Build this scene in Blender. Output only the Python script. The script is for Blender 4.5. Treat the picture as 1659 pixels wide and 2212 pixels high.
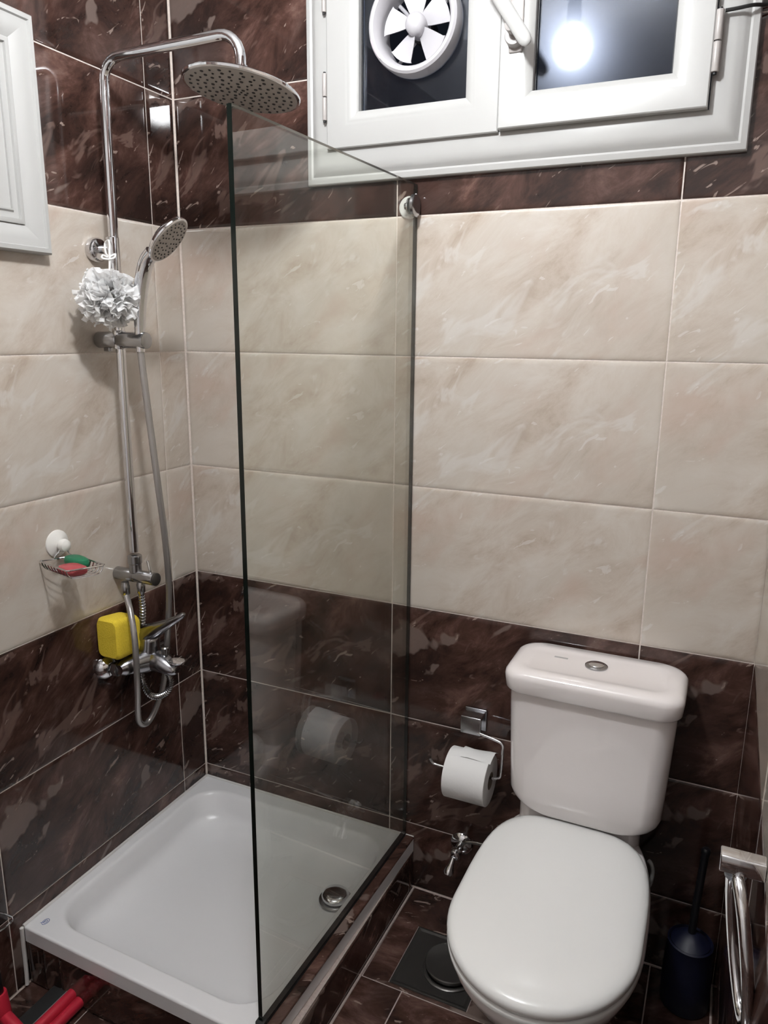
import bpy, bmesh, math, random
from mathutils import Vector, Matrix, noise
random.seed(7)
PI = math.pi
scene = bpy.context.scene
for o in list(bpy.data.objects):
    bpy.data.objects.remove(o)
COL = scene.collection

# ------------------------------------------------------------------ camera
FPX = 1624.68
cam_d = bpy.data.cameras.new('camera')
cam = bpy.data.objects.new('camera', cam_d)
COL.objects.link(cam)
cam_d.sensor_fit = 'VERTICAL'
cam_d.sensor_height = 36.0
cam_d.lens = FPX / 2212 * 36.0
cam_d.clip_start = 0.02
Rm = Matrix.Rotation(.42916, 4, 'Z') @ Matrix.Rotation(1.34008, 4, 'X') @ Matrix.Rotation(.00939, 4, 'Z')
cam.matrix_world = Matrix.Translation((1.3123, -1.61101, 1.43505)) @ Rm
scene.camera = cam

# ------------------------------------------------------------------ world: night outside
world = bpy.data.worlds.new('night')
scene.world = world
world.use_nodes = True
world.node_tree.nodes['Background'].inputs['Color'].default_value = (.25, .30, .45, 1)
world.node_tree.nodes['Background'].inputs['Strength'].default_value = .012

scene.view_settings.view_transform = 'Standard'
scene.view_settings.look = 'None'
scene.view_settings.gamma = 1.0
scene.view_settings.use_curve_mapping = False
scene.view_settings.exposure = 1.05
cy = scene.cycles
cy.max_bounces = 7; cy.diffuse_bounces = 4; cy.glossy_bounces = 3; cy.transmission_bounces = 2; cy.transparent_max_bounces = 8
cy.use_light_tree = False
cy.use_adaptive_sampling = True; cy.adaptive_threshold = .06; cy.sample_clamp_indirect = 6.0
LAMP_STRENGTH = 215.0
LAMP_COLOR = (.955, .972, .988)

# ------------------------------------------------------------------ dimensions
W = 1.409          # right wall plane
YF = -2.30         # wall behind the camera
ZC = 2.44          # ceiling
TH, TW = .30, .587
Z0 = .189          # first horizontal joint

# ------------------------------------------------------------------ materials
def new_mat(name):
    m = bpy.data.materials.new(name)
    m.use_nodes = True
    nt = m.node_tree
    b = nt.nodes['Principled BSDF']
    return m, nt, b

def plain(name, col, rough=.4, metal=0., spec=.5, bump=0., bscale=60., coat=0., trans=0., sss=0., var=0.):
    m, nt, b = new_mat(name)
    b.inputs['Base Color'].default_value = (*col, 1)
    b.inputs['Roughness'].default_value = rough
    b.inputs['Metallic'].default_value = metal
    b.inputs['Specular IOR Level'].default_value = spec
    b.inputs['Coat Weight'].default_value = coat
    b.inputs['Coat Roughness'].default_value = .06
    if trans: b.inputs['Transmission Weight'].default_value = trans
    if sss:
        b.inputs['Subsurface Weight'].default_value = sss
        b.inputs['Subsurface Radius'].default_value = (.01, .01, .01)
    tc = nt.nodes.new('ShaderNodeTexCoord')
    n = nt.nodes.new('ShaderNodeTexNoise')
    n.inputs['Scale'].default_value = bscale
    n.inputs['Detail'].default_value = 4
    nt.links.new(tc.outputs['Object'], n.inputs['Vector'])
    if var:
        mx = nt.nodes.new('ShaderNodeMix'); mx.data_type = 'RGBA'
        mx.inputs['A'].default_value = (*[c * (1 - var) for c in col], 1)
        mx.inputs['B'].default_value = (*[min(1, c * (1 + var)) for c in col], 1)
        nt.links.new(n.outputs['Fac'], mx.inputs['Factor'])
        nt.links.new(mx.outputs['Result'], b.inputs['Base Color'])
    if bump:
        bp = nt.nodes.new('ShaderNodeBump')
        bp.inputs['Strength'].default_value = bump
        bp.inputs['Distance'].default_value = .002
        nt.links.new(n.outputs['Fac'], bp.inputs['Height'])
        nt.links.new(bp.outputs['Normal'], b.inputs['Normal'])
    return m

def ramp(nt, src, stops, interp='LINEAR'):
    r = nt.nodes.new('ShaderNodeValToRGB')
    cr = r.color_ramp
    cr.interpolation = interp
    while len(cr.elements) < len(stops): cr.elements.new(.5)
    for e, (p, c) in zip(cr.elements, stops):
        e.position = p
        e.color = (*c, 1) if not isinstance(c, (int, float)) else (c, c, c, 1)
    nt.links.new(src, r.inputs['Fac'])
    return r.outputs['Color']

def mixc(nt, fac, a, bcol, strength=1.0):
    mx = nt.nodes.new('ShaderNodeMix'); mx.data_type = 'RGBA'
    if strength != 1.0:
        mu = nt.nodes.new('ShaderNodeMath'); mu.operation = 'MULTIPLY'
        nt.links.new(fac, mu.inputs[0]); mu.inputs[1].default_value = strength
        fac = mu.outputs[0]
    nt.links.new(fac, mx.inputs['Factor'])
    nt.links.new(a, mx.inputs['A'])
    if isinstance(bcol, tuple): mx.inputs['B'].default_value = (*bcol, 1)
    else: nt.links.new(bcol, mx.inputs['B'])
    return mx.outputs['Result']

def marble(name, kind, seed=0., angle=38., rough=.06):
    """printed ceramic tile: streaky marble with pale flakes, diagonal"""
    m, nt, b = new_mat(name)
    tc = nt.nodes.new('ShaderNodeTexCoord')
    oi = nt.nodes.new('ShaderNodeObjectInfo')
    # two prints of the same tile
    gt = nt.nodes.new('ShaderNodeMath'); gt.operation = 'GREATER_THAN'; gt.inputs[1].default_value = .6
    nt.links.new(oi.outputs['Random'], gt.inputs[0])
    sc = nt.nodes.new('ShaderNodeVectorMath'); sc.operation = 'SCALE'; sc.inputs[0].default_value = (.31, .17, .9)
    nt.links.new(gt.outputs[0], sc.inputs['Scale'])
    ad = nt.nodes.new('ShaderNodeVectorMath'); ad.operation = 'ADD'
    nt.links.new(tc.outputs['Object'], ad.inputs[0]); nt.links.new(sc.outputs[0], ad.inputs[1])
    rot = nt.nodes.new('ShaderNodeVectorRotate'); rot.rotation_type = 'Z_AXIS'
    rot.inputs['Angle'].default_value = -math.radians(angle)
    nt.links.new(ad.outputs[0], rot.inputs['Vector'])
    def mapped(sx, sy, off):
        mp = nt.nodes.new('ShaderNodeMapping')
        mp.inputs['Scale'].default_value = (sx, sy, 1)
        mp.inputs['Location'].default_value = (off + seed, off * 1.7, off * .6 + seed)
        nt.links.new(rot.outputs[0], mp.inputs['Vector'])
        return mp.outputs[0]
    def nz(vec, scale, detail, roughn, dist):
        n = nt.nodes.new('ShaderNodeTexNoise')
        n.inputs['Scale'].default_value = scale
        n.inputs['Detail'].default_value = detail
        n.inputs['Roughness'].default_value = roughn
        n.inputs['Distortion'].default_value = dist
        nt.links.new(vec, n.inputs['Vector'])
        return n.outputs['Fac']
    base = nz(mapped(1, 2.0, 0), 6.0, 6, .68, .5)
    cloud = nz(mapped(1, 1.3, 3.1), 3.4, 2, .5, .3)
    flake = nz(mapped(1, 2.1, 7.7), 7.5, 3, .55, .9)
    flake2 = nz(mapped(1, 2.8, 1.3), 13., 3, .6, 1.2)
    patch = nz(mapped(1, 1.5, 11.2), 3.6, 4, .45, .4)
    if kind == 'dark':
        c = ramp(nt, base, [(.30, (.017, .0095, .0078)), (.42, (.036, .0185, .0145)), (.53, (.074, .037, .029)), (.62, (.125, .070, .057)), (.72, (.20, .135, .115))])
        c = mixc(nt, ramp(nt, cloud, [(.46, 0), (.62, 1)]), c, (.020, .0125, .011), .60)
        c = mixc(nt, ramp(nt, patch, [(.610, 0), (.620, 1)]), c, (.185, .140, .122), .75)
        c = mixc(nt, ramp(nt, flake, [(.62, 0), (.66, 1)]), c, (.150, .098, .082), .65)
        c = mixc(nt, ramp(nt, flake2, [(.655, 0), (.685, 1)]), c, (.31, .235, .20), .75)
    else:
        c = ramp(nt, base, [(.28, (.38, .30, .235)), (.41, (.49, .42, .355)), (.54, (.56, .505, .445)), (.70, (.61, .57, .52))])
        c = mixc(nt, ramp(nt, cloud, [(.42, 0), (.64, 1)]), c, (.50, .455, .40), .5)
        c = mixc(nt, ramp(nt, patch, [(.55, 0), (.66, 1)]), c, (.49, .375, .31), .60)
        c = mixc(nt, ramp(nt, flake, [(.605, 0), (.68, 1)]), c, (.62, .595, .56), .60)
        c = mixc(nt, ramp(nt, flake2, [(.655, 0), (.685, 1)]), c, (.66, .64, .615), .55)
    nt.links.new(c, b.inputs['Base Color'])
    b.inputs['Roughness'].default_value = rough
    b.inputs['Specular IOR Level'].default_value = .5
    wob = nz(mapped(1, 1, 9.), 9., 0, .5, 0)
    bp = nt.nodes.new('ShaderNodeBump'); bp.inputs['Strength'].default_value = .06; bp.inputs['Distance'].default_value = .01
    nt.links.new(wob, bp.inputs['Height'])
    nt.links.new(bp.outputs['Normal'], b.inputs['Normal'])
    return m

M = {}
M['dark'] = marble('dark_marble_tile', 'dark')
M['beige'] = marble('beige_marble_tile', 'beige', rough=.11)
M['floor'] = marble('floor_marble_tile', 'dark', seed=4.3, angle=10, rough=.16)
M['grout'] = plain('pale_grout', (.70, .63, .58), .85, bump=.3, bscale=180, var=.2)
M['grout_floor'] = plain('floor_grout', (.40, .33, .30), .9, bump=.3, bscale=160, var=.3)
M['ceiling'] = plain('ceiling_paint', (.88, .87, .86), .9, bump=.1, bscale=90)
M['pvc'] = plain('white_window_profile', (.455, .455, .445), .30, bump=.02, bscale=30)
M['pvc_warm'] = plain('white_hinge_plastic', (.42, .395, .38), .35)
M['gasket'] = plain('black_gasket', (.012, .012, .014), .5)
M['ceramic'] = plain('white_ceramic', (.82, .775, .765), .12, coat=.6)
M['seat'] = plain('white_seat_plastic', (.80, .80, .785), .22, coat=.25)
M['acrylic'] = plain('white_tray_acrylic', (.80, .80, .815), .26, bump=.03, bscale=200)
M['chrome'] = plain('chrome', (.72, .72, .74), .07, metal=1.)
M['chrome_tap'] = plain('darkened_chrome', (.36, .36, .385), .20, metal=1.)  # ordinary chrome, base colour darkened to stand in for dark reflections
M['chrome_dull'] = plain('satin_chrome', (.42, .42, .43), .24, metal=1.)
M['steel_dark'] = plain('dark_brushed_steel', (.09, .085, .08), .33, metal=.75, bump=.1, bscale=120)
M['hose'] = plain('grey_coated_hose', (.36, .34, .33), .26, metal=.65)
M['nozzle_face'] = plain('grey_nozzle_plate', (.36, .33, .30), .38, metal=.2)
M['nozzle'] = plain('dark_rubber_nozzle', (.025, .022, .022), .6)
M['fan'] = plain('white_fan_plastic', (.50, .49, .515), .38)
M['paper'] = plain('white_tissue', (.80, .795, .79), .95, bump=.15, bscale=160)
M['card'] = plain('cardboard_core', (.20, .16, .13), .9, bump=.2)
M['cord'] = plain('white_cord', (.80, .79, .77), .8, bump=.4, bscale=300)
M['sponge'] = plain('yellow_sponge', (.78, .58, .04), .9, bump=.6, bscale=300, var=.12)
M['soap_green'] = plain('green_soap', (.012, .16, .075), .35)
M['soap_red'] = plain('red_soap', (.40, .065, .075), .4)
M['cup'] = plain('white_suction_cup', (.78, .77, .74), .35)
M['red'] = plain('red_plastic', (.50, .022, .045), .35, bump=.05)
M['rubber'] = plain('black_rubber', (.012, .012, .012), .6, bump=.2)
M['navy'] = plain('dark_blue_plastic', (.003, .0045, .020), .5)
M['black_plastic'] = plain('black_plastic', (.008, .008, .010), .3)
M['cable'] = plain('black_cable', (.012, .012, .012), .5)
M['washer'] = plain('grey_plastic_washer', (.30, .32, .36), .4)
M['clear_tab'] = plain('grey_plastic_tab', (.30, .29, .28), .45)
M['clear_hose'] = plain('clear_plastic_hose', (.30, .30, .29), .2, spec=.8)
M['silicone'] = plain('white_silicone', (.66, .645, .63), .5, bump=.1)
M['ink'] = plain('blue_print', (.12, .16, .32), .5)
M['grey_print'] = plain('grey_print', (.42, .41, .41), .5)
M['pink_print'] = plain('pink_print', (.58, .46, .50), .5)

def glass_mat(name, tint, rough=.0, halo=0., dirt=1.):
    """clear sheet: transmits straight, reflects by Fresnel on both faces"""
    m = bpy.data.materials.new(name); m.use_nodes = True
    nt = m.node_tree; nt.nodes.remove(nt.nodes['Principled BSDF'])
    out = nt.nodes['Material Output']
    tr = nt.nodes.new('ShaderNodeBsdfTransparent'); tr.inputs['Color'].default_value = (*tint, 1)
    gl = nt.nodes.new('ShaderNodeBsdfGlossy'); gl.inputs['Roughness'].default_value = rough
    gl.inputs['Color'].default_value = (1, 1, 1, 1)
    geo = nt.nodes.new('ShaderNodeNewGeometry')
    mi = nt.nodes.new('ShaderNodeMix'); mi.data_type = 'FLOAT'
    mi.inputs['A'].default_value = 1.5; mi.inputs['B'].default_value = 1 / 1.5
    nt.links.new(geo.outputs['Backfacing'], mi.inputs['Factor'])
    fr = nt.nodes.new('ShaderNodeFresnel'); nt.links.new(mi.outputs['Result'], fr.inputs['IOR'])
    mx = nt.nodes.new('ShaderNodeMixShader')
    nt.links.new(fr.outputs[0], mx.inputs['Fac'])
    nt.links.new(tr.outputs[0], mx.inputs[1])
    if halo:
        g2 = nt.nodes.new('ShaderNodeBsdfGlossy'); g2.inputs['Roughness'].default_value = .22; g2.inputs['Color'].default_value = (.80, .86, 1, 1)
        m2 = nt.nodes.new('ShaderNodeMixShader'); m2.inputs['Fac'].default_value = halo
        nt.links.new(gl.outputs[0], m2.inputs[1]); nt.links.new(g2.outputs[0], m2.inputs[2])
        nt.links.new(m2.outputs[0], mx.inputs[2])
    else:
        nt.links.new(gl.outputs[0], mx.inputs[2])
    # soap film and smudges: a little diffuse dirt
    tc = nt.nodes.new('ShaderNodeTexCoord')
    n = nt.nodes.new('ShaderNodeTexNoise'); n.inputs['Scale'].default_value = 9; n.inputs['Detail'].default_value = 6
    nt.links.new(tc.outputs['Object'], n.inputs['Vector'])
    mr = nt.nodes.new('ShaderNodeMapRange')
    mr.inputs['From Min'].default_value = .35; mr.inputs['From Max'].default_value = .75
    mr.inputs['To Min'].default_value = .008 * dirt; mr.inputs['To Max'].default_value = .035 * dirt
    nt.links.new(n.outputs['Fac'], mr.inputs['Value'])
    df = nt.nodes.new('ShaderNodeBsdfDiffuse'); df.inputs['Color'].default_value = (.55, .57, .55, 1)
    m3 = nt.nodes.new('ShaderNodeMixShader')
    nt.links.new(mr.outputs[0], m3.inputs['Fac'])
    nt.links.new(mx.outputs[0], m3.inputs[1]); nt.links.new(df.outputs[0], m3.inputs[2])
    nt.links.new(m3.outputs[0], out.inputs['Surface'])
    return m
M['glass'] = glass_mat('green_tinted_screen_glass', (.958, .968, .940))
M['glass_edge'] = plain('dark_green_glass_edge', (.004, .008, .0065), .15)
M['pane'] = glass_mat('window_pane_glass', (.75, .8, .9), .03, .22, .25)

def sheet_mat(name, col, tr):
    m = bpy.data.materials.new(name); m.use_nodes = True
    nt = m.node_tree; nt.nodes.remove(nt.nodes['Principled BSDF'])
    d = nt.nodes.new('ShaderNodeBsdfDiffuse'); d.inputs['Color'].default_value = (*col, 1)
    t = nt.nodes.new('ShaderNodeBsdfTranslucent'); t.inputs['Color'].default_value = (*col, 1)
    x = nt.nodes.new('ShaderNodeMixShader'); x.inputs['Fac'].default_value = .45
    nt.links.new(d.outputs[0], x.inputs[1]); nt.links.new(t.outputs[0], x.inputs[2])
    p = nt.nodes.new('ShaderNodeBsdfTransparent')
    tc = nt.nodes.new('ShaderNodeTexCoord'); n = nt.nodes.new('ShaderNodeTexNoise'); n.inputs['Scale'].default_value = 90
    nt.links.new(tc.outputs['Object'], n.inputs['Vector'])
    mm = nt.nodes.new('ShaderNodeMath'); mm.operation = 'MULTIPLY'; mm.inputs[1].default_value = tr * 2
    nt.links.new(n.outputs['Fac'], mm.inputs[0])
    y = nt.nodes.new('ShaderNodeMixShader'); nt.links.new(mm.outputs[0], y.inputs['Fac'])
    nt.links.new(x.outputs[0], y.inputs[1]); nt.links.new(p.outputs[0], y.inputs[2])
    nt.links.new(y.outputs[0], nt.nodes['Material Output'].inputs['Surface'])
    return m
M['puff'] = sheet_mat('white_mesh_puff', (.985, .985, .985), .05)

def emis(name, col, s):
    m = bpy.data.materials.new(name); m.use_nodes = True
    nt = m.node_tree; nt.nodes.remove(nt.nodes['Principled BSDF'])
    e = nt.nodes.new('ShaderNodeEmission')
    e.inputs['Color'].default_value = (*col, 1); e.inputs['Strength'].default_value = s
    nt.links.new(e.outputs[0], nt.nodes['Material Output'].inputs['Surface'])
    return m

# ------------------------------------------------------------------ mesh helpers
def world_off(p):
    v = Vector((0, 0, 0))
    while p is not None:
        v += p.location
        p = p.parent
    return v

def obj(name, vf, mat, parent=None, smooth=True, angle=None):
    """vf = (verts, faces) in world coordinates -> one mesh object"""
    v, f = vf
    off = world_off(parent)
    me = bpy.data.meshes.new(name)
    me.from_pydata([tuple(Vector(p) - off) for p in v], [], f)
    bm = bmesh.new(); bm.from_mesh(me)
    bmesh.ops.recalc_face_normals(bm, faces=bm.faces)
    bm.to_mesh(me); bm.free()
    me.materials.append(M[mat] if isinstance(mat, str) else mat)
    if smooth:
        for p in me.polygons: p.use_smooth = True
        me.set_sharp_from_angle(angle=math.radians(40 if angle is None else angle))
    o = bpy.data.objects.new(name, me)
    COL.objects.link(o)
    if parent is not None: o.parent = parent
    return o

def tag(o, label, cat, group=None, kind=None):
    if label: o['label'] = label
    if cat: o['category'] = cat
    if group: o['group'] = group
    if kind: o['kind'] = kind
    return o

def thing(name, label, cat, loc, group=None, kind=None):
    o = bpy.data.objects.new(name, None)
    o.empty_display_size = .05
    COL.objects.link(o)
    o.location = loc
    return tag(o, label, cat, group, kind)

def join(*vfs):
    V, F = [], []
    for v, f in vfs:
        n = len(V)
        V += [tuple(p) for p in v]
        F += [tuple(i + n for i in q) for q in f]
    return V, F

def loft(rings, closed=True, cap0=True, cap1=True):
    n = len(rings[0]); V = []; F = []
    for r in rings: V += [tuple(p) for p in r]
    for i in range(len(rings) - 1):
        for j in range(n if closed else n - 1):
            k = (j + 1) % n
            F.append((i * n + j, i * n + k, (i + 1) * n + k, (i + 1) * n + j))
    if cap0: F.append(tuple(range(n))[::-1])
    if cap1: F.append(tuple((len(rings) - 1) * n + j for j in range(n)))
    return V, F

def frame_of(d):
    d = Vector(d).normalized()
    up = Vector((0, 0, 1)) if abs(d.z) < .9 else Vector((1, 0, 0))
    a = d.cross(up).normalized()
    return d, a, a.cross(d).normalized()

def lathe(c, axis, prof, n=32, cap0=True, cap1=True):
    """prof = [(distance along axis, radius)]"""
    d, a, b = frame_of(axis); c = Vector(c)
    rings = []
    for (h, r) in prof:
        rings.append([c + d * h + (a * math.cos(2 * PI * k / n) + b * math.sin(2 * PI * k / n)) * r for k in range(n)])
    return loft(rings, True, cap0, cap1)

def cyl(p0, p1, r, n=24, bev=.0):
    p0, p1 = Vector(p0), Vector(p1); L = (p1 - p0).length
    pr = [(0, r), (L, r)] if not bev else [(0, r - bev), (bev * .3, r - bev * .3), (bev, r), (L - bev, r), (L - bev * .3, r - bev * .3), (L, r - bev)]
    return lathe(p0, p1 - p0, pr, n)

def spline(pts, sub=8, closed=False):
    P = [Vector(p) for p in pts]; out = []
    n = len(P)
    rng = range(n if closed else n - 1)
    for i in rng:
        if closed:
            a, b, c, d = P[(i - 1) % n], P[i], P[(i + 1) % n], P[(i + 2) % n]
        else:
            a = P[i - 1] if i > 0 else P[0] * 2 - P[1]
            b, c = P[i], P[i + 1]
            d = P[i + 2] if i + 2 < n else P[n - 1] * 2 - P[n - 2]
        for k in range(sub):
            t = k / sub
            out.append(.5 * ((2 * b) + (c - a) * t + (2 * a - 5 * b + 4 * c - d) * t * t + (3 * b - a - 3 * c + d) * t ** 3))
    if not closed: out.append(P[-1])
    return out

def tube(path, r, n=12, closed=False, radii=None):
    P = [Vector(p) for p in path]; m = len(P); rings = []
    T0 = (P[1] - P[0]).normalized()
    _, a, _ = frame_of(T0)
    for i in range(m):
        if closed: T = (P[(i + 1) % m] - P[(i - 1) % m]).normalized()
        else: T = (P[min(i + 1, m - 1)] - P[max(i - 1, 0)]).normalized()
        a = (a - T * a.dot(T)).normalized()
        b = T.cross(a)
        rr = radii[i] if radii else r
        rings.append([P[i] + (a * math.cos(2 * PI * k / n) + b * math.sin(2 * PI * k / n)) * rr for k in range(n)])
    if closed:
        V, F = loft(rings, True, False, False)
        for j in range(n):
            k = (j + 1) % n
            F.append(((m - 1) * n + j, (m - 1) * n + k, k, j))
        return V, F
    return loft(rings)

def box(x0, x1, y0, y1, z0, z1, bev=0.):
    if bev <= 0:
        V = [(x, y, z) for z in (z0, z1) for y in (y0, y1) for x in (x0, x1)]
        F = [(0, 2, 3, 1), (4, 5, 7, 6), (0, 1, 5, 4), (2, 6, 7, 3), (0, 4, 6, 2), (1, 3, 7, 5)]
        return V, F
    bm = bmesh.new()
    bmesh.ops.create_cube(bm, size=1)
    for v in bm.verts:
        v.co = Vector(((x0 + x1) / 2 + v.co.x * (x1 - x0), (y0 + y1) / 2 + v.co.y * (y1 - y0), (z0 + z1) / 2 + v.co.z * (z1 - z0)))
    bmesh.ops.bevel(bm, geom=list(bm.edges) + list(bm.verts), offset=bev, segments=3, profile=.5, affect='EDGES')
    bm.verts.index_update()
    r = ([tuple(v.co) for v in bm.verts], [tuple(v.index for v in f.verts) for f in bm.faces])
    bm.free()
    return r

def rrect(x0, x1, y0, y1, r, z, k=6):
    """rounded rectangle, counter-clockwise, 4*(k+1) points"""
    r = max(1e-4, min(r, (x1 - x0) / 2 - 1e-4, (y1 - y0) / 2 - 1e-4))
    out = []
    for cx, cy, a0 in ((x1 - r, y1 - r, 0), (x0 + r, y1 - r, PI / 2), (x0 + r, y0 + r, PI), (x1 - r, y0 + r, 1.5 * PI)):
        for i in range(k + 1):
            a = a0 + PI / 2 * i / k
            out.append(Vector((cx + r * math.cos(a), cy + r * math.sin(a), z)))
    return out

def xform(vf, mat):
    return [tuple(mat @ Vector(p)) for p in vf[0]], vf[1]

def mitre(u0, u1, v0, v1, prof, to):
    """picture-frame sweep: prof = [(inset from the outer rectangle, height)]; to(u,v,h)->world"""
    rings = []
    for (d, h) in prof:
        rings.append([to(u0 + d, v0 + d, h), to(u1 - d, v0 + d, h), to(u1 - d, v1 - d, h), to(u0 + d, v1 - d, h)])
    return loft(rings, True, False, False)

# ------------------------------------------------------------------ tiles
def tile_vf(x0, x1, y0, y1, holes=(), b=(.0014, .004, .009, .0102), depth=.0014, body=.005, cutb=True):
    def cuts(lo, hi, hs):
        c = {lo, hi}
        for s in b:
            if hi - lo > 2.4 * s: c.add(lo + s); c.add(hi - s)
        for a in hs:
            if lo < a < hi: c.add(a)
        return sorted(c)
    xs = cuts(x0, x1, [q for h in holes for q in h[:2]])
    ys = cuts(y0, y1, [q for h in holes for q in h[2:]])
    def ht(x, y):
        d = min(x - x0, x1 - x, y - y0, y1 - y)
        if d >= b[2]: return 0.
        t = 1 - max(d, 0) / b[2]
        return -depth * t ** 2.4
    V = []; F = []; idx = {}
    def vid(i, j):
        if (i, j) not in idx:
            idx[(i, j)] = len(V); V.append((xs[i], ys[j], ht(xs[i], ys[j])))
        return idx[(i, j)]
    for i in range(len(xs) - 1):
        for j in range(len(ys) - 1):
            mx, my = (xs[i] + xs[i + 1]) / 2, (ys[j] + ys[j + 1]) / 2
            if any(h[0] < mx < h[1] and h[2] < my < h[3] for h in holes): continue
            F.append((vid(i, j), vid(i + 1, j), vid(i + 1, j + 1), vid(i, j + 1)))
    # skirt down to the bed
    n = len(V)
    edges = {}
    for f in F:
        for k in range(4):
            e = (f[k], f[(k + 1) % 4]); edges[e] = 1
    low = {}
    for (p, q) in list(edges):
        if (q, p) in edges: continue
        for s in (p, q):
            if s not in low:
                low[s] = len(V); V.append((V[s][0], V[s][1], -body))
        F.append((q, p, low[p], low[q]))
    return V, F

_tile_cache = {}
def tile_mesh(key, vf, mat):
    key = (key, mat)
    if key not in _tile_cache:
        me = bpy.data.meshes.new('tile')
        me.from_pydata(vf[0], [], vf[1])
        me.materials.append(M[mat])
        for p in me.polygons: p.use_smooth = True
        me.set_sharp_from_angle(angle=math.radians(50))
        _tile_cache[key] = me
    return _tile_cache[key]

def lay(parent, name, mat, centre, rect, full, rotm, holes=(), gap=.0015):
    """one tile: centre of the whole tile in wall coords -> world by rotm; rect = cut extents in local coords"""
    x0, x1, y0, y1 = rect
    x0 += gap; x1 -= gap; y0 += gap; y1 -= gap
    if x1 - x0 < .004 or y1 - y0 < .004: return
    hs = tuple(h for h in holes if h[0] < x1 and h[1] > x0 and h[2] < y1 and h[3] > y0)
    if any(h[0] <= x0 and h[1] >= x1 and h[2] <= y0 and h[3] >= y1 for h in hs): return
    key = tuple(round(q, 4) for q in (x0, x1, y0, y1)) + tuple(tuple(round(q, 4) for q in h) for h in hs)
    me = tile_mesh(key, tile_vf(x0, x1, y0, y1, hs), mat)
    o = bpy.data.objects.new(name, me)
    COL.objects.link(o)
    o.parent = parent
    o.matrix_local = Matrix.Translation(-world_off(parent)) @ rotm @ Matrix.Translation((centre[0], centre[1], 0))
    return o

def basis(ex, ey, ez, org):
    m = Matrix.Identity(4)
    for i, e in enumerate((ex, ey, ez, org)):
        for r in range(3): m[r][i] = e[r]
    return m

rows = []
z = Z0 - TH
while z < ZC:
    zt = z + TH
    rows.append((z, zt, 'beige' if .78 < (z + zt) / 2 < 1.69 else 'dark'))
    z = zt

def tile_wall(parent, m, joints, umin, umax, holes=(), vmin=0., vmax=ZC):
    for (a, b) in zip(joints[:-1], joints[1:]):
        for (z0, z1, kind) in rows:
            u0, u1 = max(a, umin), min(b, umax)
            v0, v1 = max(z0, vmin), min(z1, vmax)
            if u1 <= u0 or v1 <= v0: continue
            # the print is centred on the whole tile
            cx, cy = (a + b) / 2, (z0 + z1) / 2
            hs = [(h[0] - cx, h[1] - cx, h[2] - cy, h[3] - cy) for h in holes]
            lay(parent, 'tile', kind, (cx, cy), (u0 - cx, u1 - cx, v0 - cy, v1 - cy), None, m, hs)

# window opening
WX0, WX1, WZ0, WZ1 = .425, 1.248, 1.800, 2.312
BED = .0022
def struct(name, vf, mat, label=None):
    o = obj(name, vf, mat, None, smooth=False)
    o['kind'] = 'structure'
    if label: o['label'] = label
    return o
T = .10
wall_back = struct('wall_back', join(
    box(-T, WX0, BED, T, -T, ZC), box(WX1, W + T, BED, T, -T, ZC),
    box(WX0, WX1, BED, T, -T, WZ0), box(WX0, WX1, BED, T, WZ1, ZC)), 'grout',
    'tiled back wall, dark marble below and above three beige rows')
wall_left = struct('wall_left', box(-T, -BED, YF, BED, -T, ZC), 'grout', 'tiled wall behind the shower column, beige band between dark marble rows')
wall_right = struct('wall_right', box(W + BED, W + T, YF, BED, -T, ZC), 'grout', 'tiled wall at the right edge beside the toilet')
wall_front = struct('wall_front', box(-T, W + T, YF - T, YF, -T, ZC), M['ceiling'], 'plain white wall behind the viewer')
floor = struct('floor', box(-T, W + T, YF - T, T, -T, -BED), 'grout_floor', 'dark marble tiled bathroom floor')
ceiling = struct('ceiling', box(-T, W + T, YF - T, T, ZC, ZC + T), 'ceiling', 'white painted ceiling')

mb = basis((1, 0, 0), (0, 0, 1), (0, -1, 0), (0, 0, 0))
ml = basis((0, 1, 0), (0, 0, 1), (1, 0, 0), (0, 0, 0))
mr = basis((0, -1, 0), (0, 0, 1), (-1, 0, 0), (W, 0, 0))
XJ = .5992
tile_wall(wall_back, mb, [0., XJ, XJ + TW, XJ + 2 * TW],   .001, W + .0014, [(WX0, WX1, WZ0, WZ1)])
YJ = -.0972
tile_wall(wall_left, ml, [YJ + TW - k * TW for k in range(5)][::-1], YF + .3, -.001)
tile_wall(wall_right, mr, [.548 - TW + k * TW for k in range(5)], -.0014, 1.9)
# floor tiles with the square drain let in
mf = basis((1, 0, 0), (0, 1, 0), (0, 0, 1), (0, 0, 0))
DR = (.737, .925, -.307, -.122)
fx = [.175 - .6, .175, .775, 1.375, 1.975]
for (y0, y1) in ((-.316, .284), (-.916, -.316), (-1.516, -.916), (-2.116, -1.516)):
    for (a, b) in zip(fx[:-1], fx[1:]):
        if y1 > 0: a, b = a + .5, b + .5      # first row is laid offset
        u0, u1, v0, v1 = max(a, .001), min(b, W - .001), y0, min(y1, -.001)
        if u1 <= u0: continue
        cx, cy = (a + b) / 2, (y0 + y1) / 2
        lay(floor, 'floor_tile', 'floor', (cx, cy), (u0 - cx, u1 - cx, v0 - cy, v1 - cy), None, mf,
            [(DR[0] - cx, DR[1] - cx, DR[2] - cy, DR[3] - cy)])

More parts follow.
